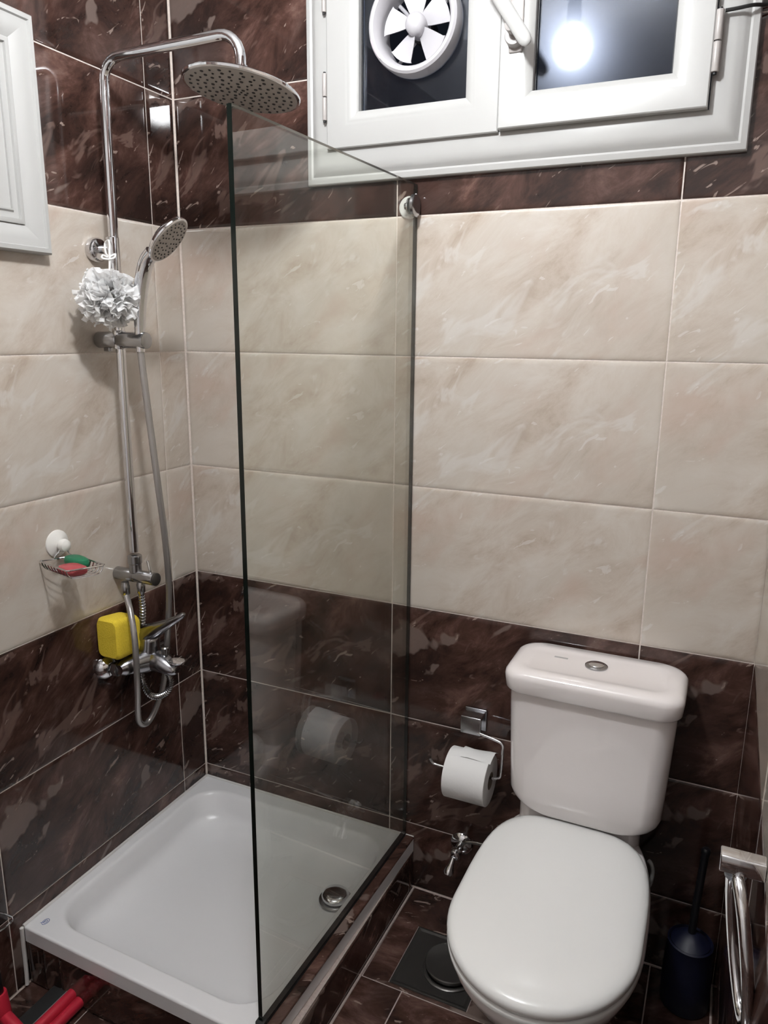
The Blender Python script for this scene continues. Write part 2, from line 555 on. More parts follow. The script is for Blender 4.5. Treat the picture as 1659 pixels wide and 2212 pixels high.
# ------------------------------------------------------------------ ceiling lamp (the room's only light)
LX, LY, LZ = .78, -.88, 2.25
lamp = thing('ceiling_lamp', 'round white glowing lamp hanging from the ceiling', 'lamp', (LX, LY, ZC))
obj('lamp_base', lathe((LX, LY, ZC), (0, 0, -1), [(0, .07), (.012, .075), (.03, .07), (.045, .020), (.05, .006)], 40), 'pvc', lamp)
obj('lamp_socket', lathe((LX, LY, LZ + .150), (0, 0, -1), [(0, .016), (.03, .020), (.075, .021), (.088, .019)], 24), 'gasket', lamp)
obj('lamp_bulb', lathe((LX, LY, LZ + .010), (0, 0, -1), [(-.06, .018), (-.045, .022)] + [(-.05 * math.cos(t), .05 * math.sin(t) + .0005) for t in [.62 + (PI - .62) * i / 8 for i in range(9)]], 18, True, True), emis('glowing_opal_bulb', LAMP_COLOR, LAMP_STRENGTH), lamp)

# ------------------------------------------------------------------ window
win = thing('window_1', 'white two-leaf window high on the back wall with dark night panes', None, (.84, 0, 1.765), kind='structure')
toB = lambda y0: (lambda u, v, h: Vector((u, y0 - h, v)))
OX0, OX1, OZ0, OZ1 = .384, 1.290, 1.764, 2.352
obj('window_frame', mitre(OX0, OX1, OZ0, OZ1,
    [(0, 0), (0, .014), (.002, .017), (.012, .020), (.016, .018), (.022, .022), (.030, .027), (.040, .0285), (.066, .029), (.070, .027), (.070, -.06)],
    toB(.001)), 'pvc', win, angle=32)
def sash(u0, u1, v0, v1, p0, p1, q0, q1, ybase, name='sash'):
    # outer frame lofted to the pane rectangle
    d = (p0 - u0)
    s = obj(name, mitre(u0, u1, v0, v1,
        [(0, 0), (0, .026), (.002, .028), (d * .60, .028), (d * .66, .0265), (d * .72, .0265), (d * .78, .025), (d * .97, .019), (d, .016), (d, -.012)],
        toB(ybase)), 'pvc', win, angle=32)
    e = .004
    obj('gasket', mitre(p0 - .001, p1 + .001, q0 - .001, q1 + .001, [(0, .004), (e, .004), (e, .0005)], toB(ybase)), 'gasket', s, smooth=False)
    return s
VB, VT, PB, PT = 1.834, 2.282, 1.898, 2.218
sL = sash(.446, .8325, VB - .003, VT, .5185, .7705, PB, PT, -.010)
sR = sash(.8345, 1.2185, VB, VT, .899, 1.154, PB, PT, -.020)
FCX, FCZ, FR = .645, 2.055, .100
# the left pane has a round hole for the fan
def pane_with_hole(u0, u1, v0, v1, cx, cz, r, y0, y1, n=48):
    circ = []; rect = []
    for k in range(n):
        a = 2 * PI * k / n + PI / 4
        c, s = math.cos(a), math.sin(a)
        circ.append((cx + r * c, cz + r * s))
        m = max(abs(c), abs(s)); c, s = c / m, s / m
        rect.append((u0 + (c + 1) / 2 * (u1 - u0), v0 + (s + 1) / 2 * (v1 - v0)))
    return loft([[Vector((x, y0, z)) for x, z in circ], [Vector((x, y0, z)) for x, z in rect], [Vector((x, y1, z)) for x, z in rect],
                 [Vector((x, y1, z)) for x, z in circ], [Vector((x, y0, z)) for x, z in circ]], True, False, False)
obj('pane', pane_with_hole(.520, .769, PB + .001, PT - .001, FCX, FCZ, .088, -.010, -.006), 'pane', sL, smooth=False)
obj('pane', box(.9005, 1.1525, -.018, -.014, PB + .001, PT - .001), 'pane', sR)
def hinge(x, y, z0, z1, par, r=.0068):
    zm = (z0 + z1) / 2
    h = obj('hinge', join(cyl((x, y, z0), (x, y, zm - .001), r, 20, .001), cyl((x, y, zm + .001), (x, y, z1), r, 20, .001)), 'pvc_warm', par)
    obj('hinge_pin', cyl((x, y, z0 - .004), (x, y, z1 + .003), r * .55, 12), 'gasket', h)
hinge(.441, -.037, 1.890, 1.983, sL, .005)
hinge(.441, -.037, 2.100, 2.193, sL, .005)
hinge(1.2245, -.042, 1.890, 1.988, sR)
hinge(1.2245, -.042, 2.110, 2.208, sR)
hd = obj('handle', loft([[Vector((.8985, -.098, 1.966)) + Vector((a * .81 + c * .56, b, -c * .81 + a * .56)) for a, b, c in ring] for ring in (
    [(.013 * math.cos(t), .006 * math.sin(t) , s) for t in [2 * PI * k / 16 for k in range(16)]] for s in (-.150, -.05, -.012))] +
    [[Vector((.8985, -.098, 1.966)) + Vector((.81 * a * q + c * .56, b * q, -c * .81 + .56 * a * q)) for a, b, c in
      [(.013 * math.cos(t), .006 * math.sin(t), s) for t in [2 * PI * k / 16 for k in range(16)]]] for q, s in ((.96, -.004), (.8, .003), (.5, .0075), (.1, .009))]), 'pvc', sR)
obj('handle_base', join(lathe((.8655, -.047, 1.990), (0, -1, 0), [(0, .0185), (.018, .018), (.021, .016)], 28),
                        box(.852, .879, -.0515, -.047, 1.965, 2.06, .003),
                        cyl((.8655, -.06, 1.999), (.8655, -.094, 1.999), .011, 20, .002)), 'pvc_warm', hd)

# ------------------------------------------------------------------ exhaust fan in the left leaf
fan = thing('exhaust_fan', 'round white exhaust fan with five blades set in the left window pane', 'fan', (FCX, -.01, FCZ - FR))
fc = (FCX, -.006, FCZ)
obj('fan_ring', lathe(fc, (0, -1, 0), [(-.03, .084), (0, .084), (0, .098), (.020, .0985), (.034, .0965), (.038, .092), (.037, .086), (.030, .081), (.015, .078), (-.03, .078), (-.03, .084)], 64, False, False), 'fan', fan)
hub = obj('fan_hub', lathe(fc, (0, -1, 0), [(-.02, .022), (.012, .022), (.020, .021), (.026, .017), (.0295, .010), (.0305, .001)], 32), 'fan', fan)
obj('fan_motor', lathe(fc, (0, -1, 0), [(-.05, .026), (-.02, .026), (-.015, .02)], 24), 'gasket', fan)
for k in range(4):
    a = PI / 4 + k * PI / 2
    p0 = Vector((FCX + .02 * math.cos(a), .024, FCZ + .02 * math.sin(a))); p1 = Vector((FCX + .082 * math.cos(a), .024, FCZ + .082 * math.sin(a)))
    obj('motor_bracket', cyl(p0, p1, .004, 8), 'fan', fan)
for k in range(5):
    a = PI / 2 + k * 2 * PI / 5 + .08
    rows_ = []
    for i in range(7):
        r = .016 + (.071 - .016) * i / 6
        hw = .0085 + (.030 - .0085) * (i / 6) ** .85
        ring = []
        for j in range(7):
            s = (j / 6 - .5) * 2
            rr = r - (.006 * s * s if i == 6 else 0)
            t = s * hw
            x = rr * math.cos(a) - t * math.sin(a); zz = rr * math.sin(a) + t * math.cos(a)
            ring.append(Vector((FCX + x, -.014 - .0065 * s, FCZ + zz)))
        rows_.append(ring)
    V, F = loft(rows_, False, False, False)
    n = len(V)
    V2 = [(x, y + .0022, zz) for x, y, zz in V]
    F2 = F + [tuple(i + n for i in f[::-1]) for f in F]
    bnd = [i for i in range(7)] + [7 * i + 6 for i in range(1, 7)] + [42 + j for j in range(5, -1, -1)] + [7 * i for i in range(5, 0, -1)]
    for i in range(len(bnd)):
        p, q = bnd[i], bnd[(i + 1) % len(bnd)]
        F2.append((p, q, q + n, p + n))
    obj('fan_blade', (V + V2, F2), 'fan', fan)
# faint printed sticker on the ring
ang = [math.radians(d) for d in range(195, 225, 3)]
lab = [[Vector((FCX + r * math.cos(t), -.0445, FCZ + r * math.sin(t))) for t in ang] for r in (.0885, .0935)]
obj('fan_sticker', loft([[p for p in lab[0]], [p for p in lab[1]]], False, False, False), 'pink_print', fan)

# cable over the right frame edge
tag(obj('cable', tube(spline([(1.232, -.040, 1.986), (1.250, -.040, 1.9865), (1.275, -.034, 1.990), (1.300, -.012, 1.996), (1.340, -.006, 2.008), (1.400, -.006, 2.03)], 6), .0032, 8), 'cable'),
    'thin black cable running across the top right corner of the window frame', 'cable')

# ------------------------------------------------------------------ white moulded panel on the left wall
PY1, PZ0, PZ1 = -.430, 1.588, 2.022
PY0 = PY1 - .50
pan = thing('framed_wall_cabinet', 'white moulded cabinet door on the wall at the upper left edge', 'cabinet', (0, (PY0 + PY1) / 2, PZ0))
toL = lambda u, v, h: Vector((h, u, v))
obj('door_frame', mitre(PY0, PY1, PZ0, PZ1,
    [(0, -.001), (0, .022), (.003, .026), (.011, .027), (.013, .0225), (.026, .022), (.040, .017), (.050, .013), (.0525, .011)], toL), 'pvc', pan, angle=25)
obj('door_moulding', mitre(PY0 + .0525, PY1 - .0525, PZ0 + .0525, PZ1 - .0525,
    [(0, .005), (0, .0155), (.003, .0165), (.009, .0165), (.010, .011), (.020, .0105), (.023, .0145), (.026, .015), (.026, .005)], toL), 'pvc', pan, angle=25)
obj('door_panel', box(.001, .0105, PY0 + .06, PY1 - .06, PZ0 + .06, PZ1 - .06), 'pvc', pan, smooth=False)

# ------------------------------------------------------------------ shower tray on its tiled plinth
QA, QB, QC, QD = Vector((.002, -.002)), Vector((.672, -.002)), Vector((.6465, -.668)), Vector((.003, -.655))
def quad(s, t):   # s along x, t towards the viewer (0..1)
    return QA * (1 - s) * (1 - t) + QB * s * (1 - t) + QC * s * t + QD * (1 - s) * t
XS, YS = .66, .66
def tray_ring(x0, x1, y0, y1, r, z):
    out = []
    for p in rrect(x0, x1, y0, y1, r, z, 8):
        q = quad(p.x / XS, 1 - p.y / YS)
        out.append(Vector((q.x, q.y, z)))
    return out
TZ = .150
tray = thing('shower_tray', 'white square shower tray with rounded basin', 'shower tray', (.33, -.33, .112))
rings = [tray_ring(0, XS, 0, YS, .004, .1125), tray_ring(0, XS, 0, YS, .004, TZ - .0055), tray_ring(0, XS, 0, YS, .004, TZ - .004), tray_ring(.0015, XS - .0015, .0015, YS - .0015, .005, TZ - .001), tray_ring(.005, XS - .005, .005, YS - .005, .006, TZ), tray_ring(.0075, XS - .0075, .0075, YS - .0075, .007, TZ)]
inn = dict(x0=.024, x1=XS - .046, y0=.040, y1=YS - .040)
def inr(d, dz, r, kl=1., kr=.55, kf=.85, kb=1.):
    return tray_ring(inn['x0'] + d * kl, inn['x1'] - d * kr, inn['y0'] + d * kf, inn['y1'] - d * kb, r, TZ - dz)
prof_ = [(-.002, 0), (0, 0), (.003, .0006), (.006, .0024), (.009, .006), (.012, .012), (.017, .026), (.0215, .040)]
prof_ += [(.022 + .090 * (1 - math.cos(t)), .042 + .045 * math.sin(t)) for t in [PI / 2 * i / 9 for i in range(1, 10)]] + [(.16, .0885), (.23, .0895)]
for d, dz in prof_:
    r = .085 - d * .28
    rings.append(inr(d, dz, r))
obj('tray_basin', loft(rings, True, False, True), 'acrylic', tray, angle=60)
# little blue printed stamp on the front left rim
sc_ = (.036, -.624)
sv = []
for q in range(2):
    sv.append(tube([Vector((sc_[0] + .0065 * (1 - .45 * q) * math.cos(t) + .001, sc_[1] + .009 * (1 - .45 * q) * math.sin(t), TZ + .0001)) for t in [2 * PI * k / 20 for k in range(20)]], .0007, 6, True))
obj('printed_stamp', join(*sv, tube([(sc_[0] - .007, sc_[1] - .008, TZ + .0001), (sc_[0] + .002, sc_[1] + .002, TZ + .0001)], .0007, 6)), 'ink', tray)
plinth = thing('shower_plinth', 'low dark tiled plinth under the white shower tray', 'plinth', (.33, -.33, 0))
PB, PC = Vector((.6725, -.002)), Vector((.6675, -.666))
po = [QA + Vector((0, 0)), PB + Vector((-.004, 0)), PC + Vector((-.004, .005)), QD + Vector((0, .005))]
pi_ = [QA + Vector((.016, -.016)), QB + Vector((-.018, -.016)), QC + Vector((-.018, .020)), QD + Vector((.016, .020))]
def pring(P, zz): return [Vector((p.x, p.y, zz)) for p in P]
obj('plinth_core', loft([pring(pi_, -.001), pring(po, -.001), pring(po, .112), pring(pi_, .112), pring(pi_, -.001)], True, False, False), 'grout_floor', plinth, smooth=False)
fdir = (PC - QD).normalized(); rdir = (PC - PB).normalized()
mfront = basis((fdir.x, fdir.y, 0), (0, 0, 1), (fdir.y, -fdir.x, 0), (QD.x, QD.y + .001, 0))
mright = basis((-rdir.x, -rdir.y, 0), (0, 0, 1), (-rdir.y, rdir.x, 0), (PC.x, PC.y, 0))
for (a, b) in ((.004, .052), (.052, .100), (.100, .664)):
    lay(plinth, 'riser_tile', 'dark', ((a + b) / 2, .055), ((a - b) / 2, (b - a) / 2, -.053, .056), None, mfront)
for (a, b) in ((.002, .080), (.080, .640), (.640, .6635)):
    lay(plinth, 'riser_tile', 'dark', ((a + b) / 2, .055), ((a - b) / 2, (b - a) / 2, -.053, .056), None, mright)
# silicone along the wall joints
obj('silicone_bead', join(tube([(.002, -.003, TZ), (.002, -.654, TZ)], .004, 8), tube([(.002, -.002, TZ), (.670, -.002, TZ)], .004, 8)), 'silicone', tray)
obj('floor_bead', tube([(.6745, -.004, .0), (.6690, -.668, .0)], .003, 8), 'grout_floor', plinth)
obj('corner_silicone', tube(spline([(.004, -.660, .150), (.003, -.660, .10), (.004, -.661, .04), (.006, -.664, .004)], 4), .0045, 8), 'silicone', tray)

dx, dy = .5435, -.200
drain = thing('tray_drain', 'round chrome dome drain cover in the white shower tray', 'drain', (dx, dy, .066))
obj('drain_flange', lathe((dx, dy, .0660), (0, 0, 1), [(0, .041), (.003, .041), (.0045, .036)], 40), 'chrome_dull', drain)
obj('drain_cap', lathe((dx, dy, .0700), (0, 0, 1), [(0, .030), (.004, .034), (.010, .0345), (.014, .032), (.017, .026), (.0185, .014), (.019, .001)], 40), 'chrome', drain)

# ------------------------------------------------------------------ glass screen
g0, g1 = Vector((.6445, -.0035)), Vector((.6235, -.6450))
gd = (g1 - g0).normalized(); gn = Vector((-gd.y, gd.x)); 
if gn.x < 0: gn = -gn
GT = .009
GZ0, GZ1 = .158, 1.752
glass = thing('glass_shower_screen', 'frameless clear glass shower screen standing on the edge of the tray', 'shower screen', (g0.x, -.32, GZ0))
def gp(t, s, z): 
    p = g0 + gd * t + gn * s
    return Vector((p.x, p.y, z))
GL = (g1 - g0).length
V = [gp(t, s, z) for z in (GZ0, GZ1) for t in (0, GL) for s in (-GT / 2, GT / 2)]
F = [(0, 1, 3, 2), (4, 6, 7, 5), (0, 4, 5, 1), (2, 3, 7, 6), (0, 2, 6, 4), (1, 5, 7, 3)]
go = obj('glass_pane', (V, F), 'glass', glass, smooth=False)
go.data.materials.append(M['glass_edge'])
for p in go.data.polygons:
    if abs(Vector((p.normal.x, p.normal.y)).dot(gn)) < .7: p.material_index = 1
obj('bottom_seal', loft([[gp(0, -.0065, z0_) for z0_ in (TZ, GZ0 + .003)] + [gp(0, .0045, z0_) for z0_ in (GZ0 + .003, TZ)],
                         [gp(GL, -.0065, z0_) for z0_ in (TZ, GZ0 + .003)] + [gp(GL, .0045, z0_) for z0_ in (GZ0 + .003, TZ)]]), 'rubber', glass, smooth=False)
obj('end_foot', xform(box(-.009, .009, -.006, .010, TZ - .004, GZ0 + .012, .002), Matrix.Translation((g1.x, g1.y, 0))), 'rubber', glass)
# clamp at the wall near the top
cz = 1.706
cl = obj('wall_clamp', join(lathe((g0.x - .0052, -.021, cz), (-1, 0, 0), [(0, .017), (.003, .0165), (.005, .013), (.006, .008)], 32)), 'chrome', glass)
obj('clamp_plate', lathe((g0.x + .0050, -.025, cz), (1, 0, 0), [(0, .0235), (.006, .0235), (.0085, .020), (.009, .012)], 32), 'chrome_dull', cl)
obj('clamp_screw', cyl((g0.x - .010, -.021, cz), (g0.x - .017, -.021, cz), .007, 16, .001), 'chrome_dull', cl)
obj('wall_disc', lathe((g0.x - .014, -.0006, cz), (0, -1, 0), [(0, .0235), (.004, .0235), (.006, .0215), (.0065, .010)], 36), 'cup', cl)

# dark stone strip on the tray edge outside the glass
so = 0.0285
sv = []
strip = obj('edge_strip', loft([[gp(t, .0055, TZ), gp(t, .0055, TZ + .0035), gp(t, so - .0025, TZ + .0035), gp(t, so - .0005, TZ + .0015), gp(t, so - .0005, TZ)] for t in (0, GL * .33, GL * .66, GL + .004)]), 'dark', plinth, angle=30)

# ------------------------------------------------------------------ shower column
CX, CY = .060, -.297
col = thing('shower_column', 'tall chrome shower column with round rain head on the left wall', 'shower', (CX, CY, .80))
arm = [(CX, CY, .93), (CX, CY, 1.2), (CX, CY + .002, 1.5), (CX, CY + .004, 1.80), (CX, CY + .006, 1.92)]
bend1 = [(CX + .045 * (1 - math.cos(t)), CY + .007, 1.942 + .043 * math.sin(t)) for t in [PI / 2 * i / 6 for i in range(7)]]
hx, hy, hz = .397, CY + .012, 1.900
bend2 = [(hx - .045 + .045 * math.sin(t), CY + .012, 1.945 + .045 * math.cos(t) + .0) for t in [PI / 2 * i / 6 for i in range(7)]]
obj('riser_pipe', tube([Vector(p) for p in arm + bend1 + [(.2, CY + .009, 1.987)] + bend2 + [(hx, hy, 1.925)]], .0105, 20), 'chrome', col)
obj('pipe_sleeve', join(lathe((CX, CY, 1.540), (0, 0, 1), [(0, .0120), (.001, .0135), (.095, .0135), (.096, .0120)], 24)), 'chrome', col)
fl = obj('wall_bracket', join(lathe((.0005, CY + .003, 1.612), (1, 0, 0), [(0, .0255), (.004, .0265), (.014, .026), (.020, .022), (.022, .009), (.052, .009)], 36)), 'chrome', col)
# rain head, slightly tilted
mh = Matrix.Translation((hx, hy, hz - .012)) @ Matrix.Rotation(.10, 4, 'Y') @ Matrix.Rotation(-.12, 4, 'X')
HR = .113
head = obj('rain_head', xform(lathe((0, 0, 0), (0, 0, 1), [(-.0005, HR - .004), (.0005, HR - .001), (.004, HR), (.007, HR - .003), (.010, HR - .02), (.013, .045), (.017, .024), (.020, .020)], 72), mh), 'chrome', col)
obj('ball_joint', join(lathe((hx, hy, hz), (0, 0, 1), [(0, .014), (.008, .016), (.016, .0155), (.018, .0125), (.032, .0125)], 24)), 'chrome', col)
obj('nozzle_plate', xform(lathe((0, 0, 0), (0, 0, 1), [(-.002, HR - .010), (-.001, HR - .006), (.001, HR - .006)], 72), mh), 'nozzle_face', head)
nz_ = []
k = 0
for ri, (rr, cnt) in enumerate(((.0, 1), (.012, 6), (.026, 10), (.040, 14), (.054, 18), (.068, 22), (.082, 26), (.096, 30))):
    for i in range(cnt):
        a = 2 * PI * i / max(1, cnt) + ri * .37
        q = rr
        nz_.append(lathe((q * math.cos(a), q * math.sin(a), -.0018), (0, 0, -1), [(0, .0036 if i % 2 else .0024), (.0015, .003 if i % 2 else .002), (.002, .0015)], 8))
no = obj('nozzles', xform(join(*nz_), mh), 'nozzle', head); no['kind'] = 'stuff'
# slider and hand shower
sl = obj('slide_holder', join(cyl((.003, CY - .006, 1.4195), (.060, CY, 1.4195), .0180, 28, .003),
                              cyl((.061, CY, 1.4195), (.140, CY - .003, 1.419), .0180, 28, .003)), 'chrome_dull', col)
obj('slide_collar', cyl((CX, CY, 1.400), (CX, CY, 1.440), .0145, 24, .001), 'chrome', sl)
obj('slide_lever', box(.016, .034, CY - .006, CY + .006, 1.394, 1.406, .002), 'chrome_dull', sl)
hs_pts = [(.1225, -.302, 1.395), (.1235, -.302, 1.43), (.126, -.302, 1.47), (.133, -.302, 1.52), (.1440, -.302, 1.560), (.156, -.302, 1.585), (.172, -.302, 1.600)]
hs_r = [.0095, .0105, .0130, .0152, .0160, .0160, .016]
sp = spline(hs_pts, 5)
rad = []
for i in range(len(hs_pts) - 1):
    for j in range(5): rad.append(hs_r[i] + (hs_r[i + 1] - hs_r[i]) * j / 5)
rad.append(hs_r[-1])
hs = obj('hand_shower', tube(sp, .01, 20, radii=rad), 'chrome', col)
# oval head: axis points out and down
hc = Vector((.2140, -.302, 1.6250))
along = Vector((.66, .05, .75)).normalized()
nrm = Vector((.73, .16, -.65)); nrm = (nrm - along * nrm.dot(along)).normalized()
side = along.cross(nrm)
def oval(off, s, a=.056, b=.050):
    return [hc + nrm * off + along * (a * s * math.cos(t)) + side * (b * s * math.sin(t)) for t in [2 * PI * k / 40 for k in range(40)]]
obj('hand_shower_head', loft([oval(-.016, .15), oval(-.015, .45), oval(-.012, .72), oval(-.005, .93), oval(.001, 1.0), oval(.004, .985), oval(.005, .95)]), 'chrome', hs)
obj('spray_face', loft([oval(.0045, .93), oval(.006, .90), oval(.0063, .3)]), 'nozzle_face', hs)
hn = []
for ri, (s, cnt) in enumerate(((.22, 6), (.42, 12), (.62, 18), (.78, 22))):
    for i in range(cnt):
        t = 2 * PI * (i + .5 * (ri % 2)) / cnt
        p = hc + nrm * .0061 + along * (0.056 * s * math.cos(t)) + side * (.050 * s * math.sin(t))
        hn.append(lathe(p, nrm, [(0, .0019), (.0012, .0015)], 8))
no = obj('nozzles', join(*hn), 'nozzle', hs); no['kind'] = 'stuff'
# diverter at the foot of the pipe
dv = obj('diverter', join(cyl((.0005, CY, .8695), (.062, CY, .8695), .0155, 28, .002), cyl((.060, CY, .8700), (.118, CY, .8690), .0155, 28, .002)), 'chrome_dull', col)
obj('diverter_cap', lathe((.118, CY, .869), (1, 0, 0), [(0, .0155), (.004, .0155), (.006, .013)], 28), 'steel_dark', dv)
obj('diverter_lever', cyl((.106, CY, .882), (.098, CY + .001, .912), .0034, 12, .001), 'chrome', dv)
obj('pipe_nut', lathe((CX, CY, .880), (0, 0, 1), [(0, .0145), (.020, .0145), (.022, .0165), (.040, .0165), (.043, .0125)], 24), 'chrome_dull', dv)
for q, (ox, oy) in enumerate(((.044, -.020), (.067, .006))):
    obj('hose_nut', lathe((ox, CY + oy, .858), (0, 0, -1), [(0, .0085), (.008, .0095), (.010, .0105), (.030, .0098), (.034, .0068), (.040, .0068)], 16), 'chrome_dull', dv)

hose = [(.1225, -.302, 1.398), (.126, -.301, 1.34), (.134, -.299, 1.23), (.144, -.297, 1.10), (.146, -.287, .98), (.135, -.270, .86), (.112, -.252, .76), (.088, -.241, .65), (.070, -.240, .56), (.050, -.258, .488), (.046, -.285, .470), (.056, -.318, .500), (.088, -.348, .59), (.104, -.362, .67), (.102, -.360, .74), (.078, -.342, .795), (.046, -.318, .825)]
tag(obj('shower_hose', tube(spline(hose, 8), .0075, 14), 'hose'), 'smooth grey hose looping from the hand shower down below the mixer tap', 'hose')
# ribbed metal hose from the diverter to the mixer
rp = spline([(.067, -.291, .822), (.062, -.285, .775), (.045, -.275, .72), (.028, -.262, .65), (.024, -.262, .585), (.048, -.272, .553), (.085, -.281, .552), (.122, -.284, .575), (.133, -.281, .605), (.120, -.281, .632)], 24)
tag(obj('ribbed_hose', tube(rp, .007, 12, radii=[.0056 if i % 4 < 2 else .0082 for i in range(len(rp))]), 'chrome_dull'), 'short ribbed metal hose curling under the mixer tap', 'hose')

# ------------------------------------------------------------------ mixer tap
mix = thing('mixer_tap', 'chrome single lever shower mixer tap on the left wall', 'tap', (0, -.285, .65))
for yy in (-.362, -.212):
    e = obj('wall_rose', lathe((.0005, yy, .650), (1, 0, 0), [(0, .030), (.004, .031), (.016, .026), (.024, .018), (.027, .013)], 32), 'chrome', mix)
    obj('union_nut', lathe((.024, yy, .651), (1, .0, .08), [(0, .010), (.010, .010), (.011, .0175), (.026, .0175), (.027, .015)], 6), 'chrome_dull', e)
ring = []
for t, r1, r2, xx in ((-.372, .012, .012, .058), (-.362, .0185, .0185, .060), (-.345, .021, .021, .064), (-.315, .028, .029, .074), (-.287, .033, .032, .080), (-.259, .028, .029, .074), (-.229, .021, .021, .064), (-.212, .0185, .0185, .060), (-.202, .012, .012, .058)):
    ring.append([Vector((xx + r1 * math.cos(a), t, .657 + r2 * math.sin(a))) for a in [2 * PI * k / 24 for k in range(24)]])
bd = obj('mixer_body', loft(ring), 'chrome_tap', mix)
# cartridge dome and lever
obj('cartridge_dome', lathe((.074, -.287, .668), (.15, 0, 1), [(0, .029), (.020, .0275), (.024, .0255), (.042, .025), (.050, .021), (.055, .010)], 32), 'chrome_tap', bd)
lv = []
for s, (px, pz, w, h) in enumerate(((.046, .704, .020, .012), (.062, .716, .0265, .021), (.086, .728, .0245, .020), (.112, .742, .019, .0155), (.142, .759, .014, .0105), (.170, .776, .011, .0075), (.186, .787, .009, .006), (.191, .791, .004, .0025))):
    lv.append([Vector((px - h * .5 * math.sin(a), -.287 + w * math.cos(a), pz + h * math.sin(a))) for a in [2 * PI * k / 20 for k in range(20)]])
obj('lever', loft(lv), 'chrome_tap', mix)
# spout with the flat lip and the pull knob
sp_r = []
for (px, pz, w, h) in ((.070, .653, .032, .029), (.098, .656, .030, .0265), (.124, .652, .027, .024), (.146, .645, .022, .019), (.158, .642, .017, .0115), (.162, .641, .012, .006)):
    sp_r.append([Vector((px, -.287 + w * math.cos(a), pz + h * math.sin(a))) for a in [2 * PI * k / 24 for k in range(24)]])
spo = obj('spout', loft(sp_r), 'chrome_tap', mix)
obj('spout_lip', xform(lathe((0, 0, 0), (0, 0, 1), [(0, .021), (.002, .0225), (.004, .0225), (.0055, .020)], 32), Matrix.Translation((.150, -.279, .660)) @ Matrix.Rotation(.16, 4, 'Y')), 'chrome', spo)
obj('pull_knob', lathe((.124, -.285, .674), (0, 0, 1), [(0, .0075), (.010, .0075), (.0105, .0095), (.018, .0095), (.0205, .007), (.021, .001)], 20), 'chrome_dull', spo)
obj('outlet', lathe((.118, -.284, .652), (0, 0, -1), [(0, .011), (.014, .011), (.016, .009)], 20), 'chrome_dull', spo)

# ------------------------------------------------------------------ yellow sponge behind the hoses
sx0, sx1, sy0, sy1, sz0, sz1 = .006, .072, -.383, -.303, .684, .786
rg = []
for i in range(13):
    t = i / 12
    yy = sy0 + (sy1 - sy0) * t
    pinch = 1 - .10 * t
    e = 1 - .14 * (abs(2 * t - 1) ** 9)
    hx_, hz_ = (sx1 - sx0) / 2 * e, (sz1 - sz0) / 2 * pinch * e
    cx_, cz_ = (sx0 + sx1) / 2, (sz0 + sz1) / 2 - (1 - pinch) * .06
    rg.append([Vector((cx_ + (p.x) * hx_, yy, cz_ + p.y * hz_)) for p in rrect(-1, 1, -1, 1, .35, 0, 5)])
tag(obj('bath_sponge', loft(rg), 'sponge'), 'yellow bath sponge wedged on the mixer tap', 'sponge')

# ------------------------------------------------------------------ bath puff on its cord
lc = Vector((.092, -.352, 1.507))
pV, pF = [], []
NP = 230
for i in range(NP):
    zz = 1 - 2 * (i + .5) / NP; ph_ = i * 2.399963
    d = Vector((math.sqrt(1 - zz * zz) * math.cos(ph_), math.sqrt(1 - zz * zz) * math.sin(ph_), zz))
    d = (d + Vector((random.uniform(-.2, .2), random.uniform(-.2, .2), random.uniform(-.2, .2)))).normalized()
    _, ta, tb = frame_of(d)
    base_ = d * random.uniform(.026, .040)
    d = (d + Vector((random.uniform(-.6, .6), random.uniform(-.6, .6), random.uniform(-.6, .6)))).normalized()
    _, ta, tb = frame_of(d)
    tw_ = random.uniform(0, 6.28)
    ta, tb = ta * math.cos(tw_) + tb * math.sin(tw_), tb * math.cos(tw_) - ta * math.sin(tw_)
    Rr = random.uniform(.022, .034); wdt = random.uniform(.014, .024); ph1 = random.uniform(0, 6.28); fr_ = random.uniform(4, 6.5)
    n0 = len(pV); NU, NV = 6, 15
    for a_ in range(NU):
        u = a_ / (NU - 1)
        for b_ in range(NV):
            v = (b_ / (NV - 1) - .5) * 2
            rr_ = Rr * u * (1 - .16 * v * v) + .003 * u * math.sin(3.1 * v + ph1)
            p = base_ + d * rr_ + ta * (v * wdt * (.35 + .65 * u)) + tb * (.0065 * u * math.sin(fr_ * v + ph1))
            pV.append(tuple(lc + Vector((p.x * .92, p.y * 1.10, p.z * .95))))
    for a_ in range(NU - 1):
        for b_ in range(NV - 1):
            k = n0 + a_ * NV + b_
            pF.append((k, k + 1, k + NV + 1, k + NV))
pv = (pV, pF)
lf = thing('bath_puff', 'white mesh bath puff hanging from the shower pipe', 'bath puff', tuple(lc))
obj('puff', pv, 'puff', lf, angle=180)
obj('cord', join(tube(spline([(.090, -.346, 1.545), (.086, -.338, 1.575), (.084, -.334, 1.598), (.074, -.322, 1.618), (.060, -.310, 1.628), (.046, -.306, 1.622), (.058, -.318, 1.602), (.080, -.334, 1.592)], 6), .0022, 8),
                 tube(spline([(.082, -.338, 1.590), (.076, -.345, 1.594), (.078, -.350, 1.588), (.086, -.342, 1.586), (.090, -.328, 1.590), (.088, -.322, 1.598), (.084, -.334, 1.592)], 6), .002, 8)), 'cord', lf)

